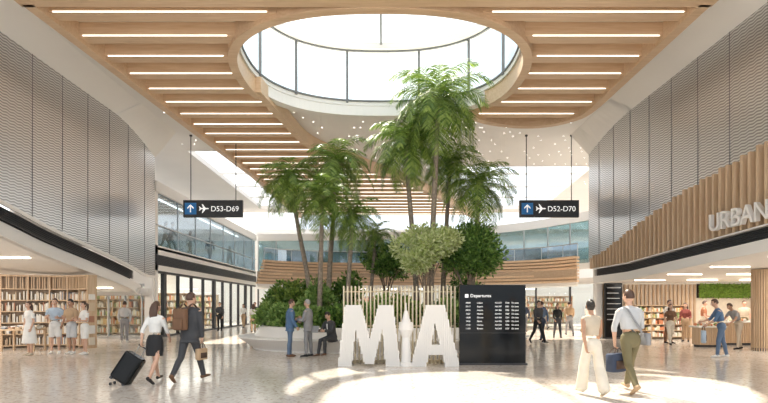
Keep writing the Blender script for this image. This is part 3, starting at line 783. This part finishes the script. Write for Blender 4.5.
# ------------------------------------------------------------------ bookshop shelving
e=empty('curved_bookcase',(0,0,0)); arc=[(p.x,p.y) for p in cat([(-14.6,18.3),(-13.4,19.3),(-12.0,19.6),(-10.9,19.1)],8)]
mb=MB(); bkm=MB()
mb.ribbon([(p[0],p[1]+.18) for p in arc],0,2.7,.04,1)
for z in(.08,.5,.92,1.34,1.76,2.18): mb.ribbon(arc,z,z+.035,.36,0)
mb.ribbon(arc,2.66,2.72,.40,0)
for i,p in enumerate(arc):
    d=V(arc[min(i+1,len(arc)-1)])-V(arc[max(i-1,0)]); a=math.atan2(d.y,d.x); Mt=Matrix.Translation((p[0],p[1],0))@Matrix.Rotation(a,4,'Z')
    if i%4==0: mb.mbox(Mt@Matrix.Translation((0,0,1.35)),.04,.37,2.7,0)
    for s in(-.05,.02): mb.mbox(Mt@Matrix.Translation((s,-.15,2.45)),.03,.05,.5,0)
    for z in(.115,.535,.955,1.375,1.795):
        for s in range(4):
            hh=R.uniform(.20,.33)
            if R.random()<.88: bkm.mbox(Mt@Matrix.Translation((-.07+s*.042,-.03,z+hh/2)),.034,.22,hh)
mb.obj('shelves',[WOODV,WOODB],parent=e); bkm.obj('books',BOOKS,parent=e)
shelf('bookcase',-17.6,-15.0,20.5,2.3,gm=BOOKS)
e=empty('book_display_table',(-12.6,17.9,0)); mb=MB()
mb.box(-.6,.6,-.35,.35,.72,.77); 
for sx in(-.55,.55):
    for sy in(-.3,.3): mb.box(sx-.03,sx+.03,sy-.03,sy+.03,0,.72)
mb.obj('table',WOODV,parent=e); bm_=MB()
for i in range(5):
    for j in range(3):
        for l in range(R.randint(1,4)): bm_.mbox(Matrix.Translation((-.48+i*.24,-.22+j*.22,.785+l*.03))@Matrix.Rotation(R.uniform(-.2,.2),4,'Z'),.15,.19,.028)
bm_.obj('books',BOOKS,parent=e)

# ------------------------------------------------------------------ planter
PC=(.0,19.95); PX,PY=5.55,3.5
mb=MB(); rs=[]
for k,z in((.90,0),(.905,.06),(.99,.38),(1.0,.41),(1.0,.45),(.99,.465),(.905,.47),(.895,.48),(.85,.80),(.84,.83),(.81,.83),(.80,.80),(.80,.68)):
    rs.append([(*p,z) for p in sup(*PC,PX*k,PY*k,72,2.3)])
mb.rings(rs,0,cap=False)
mb.add([(p[0],p[1],.68) for p in sup(*PC,PX*.805,PY*.805,72,2.3)],[tuple(range(72))],1)
mb.obj('planter_bench',[WHITE2,SOIL],smooth=False)

CROWN=M('palm_crownshaft',(.24,.27,.12),.6)
def palm(name,bx,by,cx,cy,cz,L,n,seed):
    r=random.Random(seed); e=empty(name,(bx,by,.6)); mb=MB()
    pts=cat([(0,0,0),((cx-bx)*.25,(cy-by)*.25,(cz-.6)*.35),((cx-bx)*.7,(cy-by)*.7,(cz-.6)*.72),(cx-bx,cy-by,cz-.6)],10)
    rad=[(.11*(1-.42*i/len(pts))+(.045 if i<2 else 0)+(.006 if i%2 else 0))*(L/1.9)**.5 for i in range(len(pts))]
    mb.tube(pts,rad,12,0); top=pts[-1]
    mb.ball(top+V((0,0,-.05)),(.13,.13,.25),1)
    mb.obj('trunk',[BARK,CROWN] ,smooth=True,parent=e)
    fb=MB()
    for i in range(n):
        az=i*2.399+r.uniform(-.2,.2); el=math.radians(80-128*(i/n)**.85+r.uniform(-8,8)); LL=L*r.uniform(.82,1.14)*(1 if i>4 else .9)
        p=V(top); dirh=V((math.cos(az),math.sin(az),0)); S=12; P=[p.copy()]; a=el
        for k in range(S):
            p=p+(dirh*math.cos(a)+V((0,0,1))*math.sin(a))*LL/S; P.append(p.copy())
            a-=math.radians(5+5.5*k/S+ (2 if el>0 else 0)); a=max(a,math.radians(-88))
        fb.tube(P,[.018*(1-.85*k/S) for k in range(S+1)],4,0,rnd=False)
        side=V((-math.sin(az),math.cos(az),0)); NL=40
        for k in range(2,NL):
            t=k/NL; q=t*S; i0=min(int(q),S-1); b=P[i0].lerp(P[i0+1],q-i0); tg=(P[i0+1]-P[i0]).normalized()
            ll=LL*.33*(math.sin(math.pi*min(1,t*.86+.13))**.7)*r.uniform(.75,1.2)
            for sd in(-1,1):
                d=(side*sd*.80+tg*.66+V((0,0,-.10+r.uniform(-.2,.18)))).normalized(); m1=b+d*ll*.5
                d2=(d+V((0,0,-.55))).normalized(); tip=m1+d2*ll*.5; w=tg*.0175*(L/1.8)
                fb.add([b-w*.6,b+w*.6,m1+w,m1-w,tip],[(0,1,2,3),(3,2,4)],0)
    fb.obj('fronds',PALMG,parent=e)
palm('palm_tree',1.7,19.0,1.95,18.4,9.0,2.3,38,1)
palm('palm_tree',1.3,19.6,.80,19.2,7.8,2.1,34,2)
palm('palm_tree',3.3,19.6,3.65,19.5,6.2,1.85,30,3)
palm('palm_tree',-2.7,19.6,-3.65,19.9,6.5,1.75,32,4)
palm('palm_tree',-2.2,19.8,-1.85,20.0,7.15,1.85,32,5)
palm('palm_tree',-2.35,18.6,-2.2,18.3,5.45,1.6,30,6)
palm('palm_tree',-1.4,19.0,-1.15,18.8,4.9,1.45,28,7)
palm('palm_tree',-.6,20.6,-.35,21.0,4.5,1.2,22,8)
palm('palm_tree',2.3,20.4,2.65,20.6,7.3,1.8,28,9)
def tree(name,x,y,c,r,n,mat,size=.13,stems=5,bark=BARK2):
    e=empty(name,(x,y,.6)); mb=MB(); lf=MB(); c=V(c)-V((x,y,.6))
    subs=[]
    for i in range(15):
        d=V((R.gauss(0,1),R.gauss(0,1),R.gauss(0,1))).normalized()*(.35+.42*R.random()); subs.append(c+V((d.x*r[0],d.y*r[1],d.z*r[2])))
    for i,s in enumerate(subs):
        if i<stems*2: mb.tube(cat([(R.uniform(-.08,.08),R.uniform(-.08,.08),0),V((c.x*.4,c.y*.4,c.z*.45))+V((R.uniform(-.1,.1),R.uniform(-.1,.1),0)),s],5),[.05-.035*k/10 for k in range(11)],7,0)
        leaves(lf,s,(r[0]*.42,r[1]*.42,r[2]*.40),n//15,size,shell=.3)
    mb.obj('branches',bark,parent=e,smooth=True); lf.obj('foliage',mat,parent=e)
tree('ornamental_tree',1.5,17.8,(1.40,17.7,3.70),(1.25,.95,1.1),8000,LEAFY,.125)
tree('ficus_tree',3.0,18.6,(3.05,18.5,3.50),(1.6,1.1,1.15),9000,LEAFD,.13)
tree('ficus_tree',0.1,21.2,(0.1,21.2,3.4),(1.2,.9,.8),2800,LEAFD,.15)
for i,(x,y,z,a,b,m) in enumerate([(-4.3,19.6,1.2,.75,.6,SHRUBG),(-4.2,20.6,1.8,.8,.75,LEAFD),(-3.6,18.7,1.15,.8,.5,SHRUBG),(-3.2,20.6,2.0,1.0,.9,LEAFD),(-2.6,17.9,1.1,.8,.5,SHRUBG),(-1.4,17.8,1.2,.8,.55,LEAFD),(-.2,17.9,1.3,.9,.7,SHRUBG),(-1.6,20.6,2.1,1.0,1.0,LEAFD),
    (-3.5,19.6,1.9,.7,.7,PALMG),(1.0,18.2,1.4,.9,.8,PALMG),(2.4,18.3,1.3,.8,.6,SHRUBG),(4.0,19.3,1.3,.7,.6,SHRUBG),(-2.4,19.0,1.8,.7,.7,SHRUBG),(3.2,20.8,1.8,1,1.1,LEAFD)]):
    tree('shrub',x,y,(x,y,z),(a,a*.85,b),1900,m,.15,3)

# ------------------------------------------------------------------ MIA letters + fin screen
def scan_z(poly,x):
    zs=[]
    for i in range(len(poly)):
        a=poly[i]; b=poly[(i+1)%len(poly)]
        if (a[0]<=x)!=(b[0]<=x): zs.append(a[1]+(x-a[0])*(b[1]-a[1])/(b[0]-a[0]))
    zs.sort(); return [(zs[i],zs[i+1]) for i in range(0,len(zs)-1,2)]
def letter(name,poly,cx,sub=None,y=13.5):
    mb=MB(); x0=min(p[0] for p in poly)+.008; x1=max(p[0] for p in poly)
    def cols(x,w,d):
        for a,b in scan_z(poly,x+w/2):
            if b-a>.02:
                cut=[(a,b)]
                if sub:
                    for c,dd in scan_z(sub,x+w/2):
                        nx=[]
                        for p,q in cut:
                            if dd<=p or c>=q: nx.append((p,q)); continue
                            if c>p: nx.append((p,c))
                            if dd<q: nx.append((dd,q))
                        cut=nx
                for p,q in cut: mb.box(x,x+w,-d,d,p,q)
    x=x0
    while x<x1:
        cols(x,.034,.17); cols(x+.034,.016,.14); x+=.050
    o=mb.obj(name,WHITE2); o.location=(cx,y,0); return o
H=1.60
M_=[(-.80,0),(-.62,H),(-.20,H),(.03,.72),(.25,H),(.64,H),(.82,0),(.44,0),(.36,1.0),(.13,.06),(-.11,.06),(-.34,1.0),(-.44,0)]
letter('letter_m',M_,-.40)
A_=[(-.62,0),(-.22,H),(.26,H),(.66,0),(.28,0),(.21,.30),(-.15,.30),(-.22,0)]
letter('letter_a',A_,1.32,[(-.09,.56),(.01,1.14),(.14,.56)])
mb=MB()
for z0,z1,w0,w1 in((0,.10,.20,.20),(.10,.75,.14,.11),(.75,.95,.11,.20),(.95,1.15,.20,.19),(1.15,1.22,.12,.12),(1.22,1.45,.10,.045),(1.45,1.66,.02,.012)):
    mb.tube([(0,0,z0),(0,0,z1)],[w0,w1],16,0,rnd=False)
o=mb.obj('letter_i_tower',WHITE2,smooth=False); o.location=(.58,13.5,0)
mb=MB(); x=-1.12
while x<2.0:
    mb.box(x,x+.035,14.0,14.16,.0,2.12); x+=.105
mb.box(-1.12,2.0,14.17,14.22,.0,.08); mb.box(-1.12,2.0,14.17,14.2,1.95,1.99); mb.box(-1.12,2.0,14.17,14.2,1.0,1.04)
mb.obj('fin_screen',CREAMY)
# departures board
e=empty('departures_board',(2.90,13.75,0)); mb=MB(); mb.box(-.88,.88,-.09,.09,.03,2.14,0); mb.box(-.92,.92,-.12,.12,0,.05,1); mb.box(-.9,.9,-.095,-.088,.85,.86,1)
mb.obj('panel',[BLACK,DARK],parent=e,bevel=.01)
def bt(body,n,size,x,z,mat=SCREENW): 
    t=text(body,n,mat,size,Matrix(),ext=.001); t.parent=e; t.location=(x,-.097,z); t.rotation_euler=(math.pi/2,0,0); return t
mb=MB(); mb.box(-.74,-.65,-.096,-.089,1.80,1.89,0); mb.obj('icon',SCREENW,parent=e)
bt('Departures','title',.12,-.60,1.81)
towns=['Lisbon','Bogota','Atlanta','Madrid','Denver','Quito','Havana','Boston','Paris','Dallas','Nassau']
for col,(xx,fn) in enumerate(((-.72,lambda i:'%02d:%02d'%(9+i//3,(i*17)%60)),(-.42,lambda i:towns[i]),(.06,lambda i:'AA %d'%(310+i*37)),(.34,lambda i:'D%d'%(30+i)),(.50,lambda i:'On time'))):
    t=bt('\n'.join(fn(i) for i in range(8)),'column_%d'%col,.056,xx,1.64); t.data.space_line=1.75
# hanging signs
SB=M('sign_black',(.03,.033,.038),.25)
def hang(x,y,z,txt):
    e=empty('hanging_direction_sign',(x,y,z)); mb=MB(); W,Hh=2.9,.84
    mb.box(-W/2,W/2,-.09,.09,-Hh/2,Hh/2,0); mb.obj('sign_box',SB,parent=e,bevel=.02)
    r=MB()
    for sx in(-1.1,1.1): r.tube([(sx,0,Hh/2),(sx,0,9.9-z)],[.022,.022],8,0,rnd=False); r.tube([(sx,0,9.84-z),(sx,0,9.9-z)],[.07,.07],12,0,rnd=False)
    r.obj('rods',DARK,parent=e)
    b=MB(); b.box(-1.36,-.80,-.10,-.085,-.28,.28); b.obj('blue_tile',BLUE,parent=e)
    a=MB(); yy=-.108
    a.box(-1.105,-1.055,yy,yy+.01,-.18,.13); 
    for sd in(-1,1): a.add([(-1.08,yy,.20),(-1.08,yy,.12),(-1.08+sd*.15,yy,-.02),(-1.08+sd*.15,yy,.06)],[(0,1,2,3)])
    def pl(ps): a.add([(px*.8-.42,yy,pz*.8) for px,pz in ps],[tuple(range(len(ps)))])
    pl([(.30,.0),(.26,.035),(.05,.04),(-.26,.035),(-.28,0),(-.26,-.035),(.05,-.04),(.26,-.035)])
    pl([(.10,.03),(-.08,.27),(-.14,.27),(-.05,.03)]); pl([(.10,-.03),(-.08,-.27),(-.14,-.27),(-.05,-.03)])
    pl([(-.18,.03),(-.27,.13),(-.31,.13),(-.26,.03)]); pl([(-.18,-.03),(-.27,-.13),(-.31,-.13),(-.26,-.03)])
    a.obj('pictograms',SCREENW,parent=e)
    t=text(txt,'lettering',SCREENW,.36,Matrix(),ext=.004); t.parent=e; t.location=(-0.10,-.10,-.13); t.rotation_euler=(math.pi/2,0,0)
hang(-8.33,25,6.29,'D53-D69'); hang(8.05,25,6.29,'D52-D70')

# ------------------------------------------------------------------ light
w=bpy.data.worlds.new('sky'); sc.world=w; w.use_nodes=True; nt=w.node_tree; bg=nt.nodes['Background']
tc=nt.nodes.new('ShaderNodeTexCoord'); n=nt.nodes.new('ShaderNodeTexNoise'); n.inputs['Scale'].default_value=3.2; n.inputs['Detail'].default_value=7
r=nt.nodes.new('ShaderNodeValToRGB'); r.color_ramp.elements[0].position=.40; r.color_ramp.elements[1].position=.66
r.color_ramp.elements[0].color=(.44,.51,.58,1); r.color_ramp.elements[1].color=(1,.97,.93,1)
nt.links.new(tc.outputs['Generated'],n.inputs['Vector']); nt.links.new(n.outputs['Fac'],r.inputs[0]); nt.links.new(r.outputs[0],bg.inputs['Color'])
bg.inputs['Strength'].default_value=2.3
s=bpy.data.lights.new('sun','SUN'); s.energy=12; s.angle=math.radians(1.0); s.color=(1,.89,.75)
so=bpy.data.objects.new('sun',s); COL.objects.link(so); so.rotation_euler=V((3.0,-7.6,-11)).to_track_quat('-Z','Y').to_euler(); so.location=(-5,30,25)
def area(name,x,y,z,sx,sy,p,col=(1,.92,.82)):
    l=bpy.data.lights.new(name,'AREA'); l.shape='RECTANGLE'; l.size=sx; l.size_y=sy; l.energy=p; l.color=col
    o=bpy.data.objects.new(name,l); COL.objects.link(o); o.location=(x,y,z)
area('bookshop_added_fill',-14.5,16.5,2.95,4.5,2,140); area('bookshop_added_fill',-14.5,21.6,2.3,4.5,1.5,100)  # added fill lights to brighten the bookshop
area('market_added_fill',15.0,15.5,2.8,6,2,210); area('market_added_fill',15.0,22.2,2.55,7,1.6,210)  # fill lights added because the market interior was dark
area('concourse_added_fill',-14.3,35,4.2,4,16,450,(1,.96,.9)); area('rear_hall_added_fill',1,46.5,2.7,16,3,350,(1,.96,.9))  # added fill behind the concourse shopfronts and in the rear hall
area('upper_gallery_added_fill',-12.6,35,7.4,1.2,18,150,(1,.96,.9))  # added fill for the room behind the upper glazing

cam=bpy.data.cameras.new('camera'); cam.lens=24; cam.sensor_width=36; cam.shift_y=.1348; cam.clip_end=300
co=bpy.data.objects.new('camera',cam); COL.objects.link(co); co.location=(0,0,1.6); co.rotation_euler=(math.pi/2,0,0)
sc.camera=co
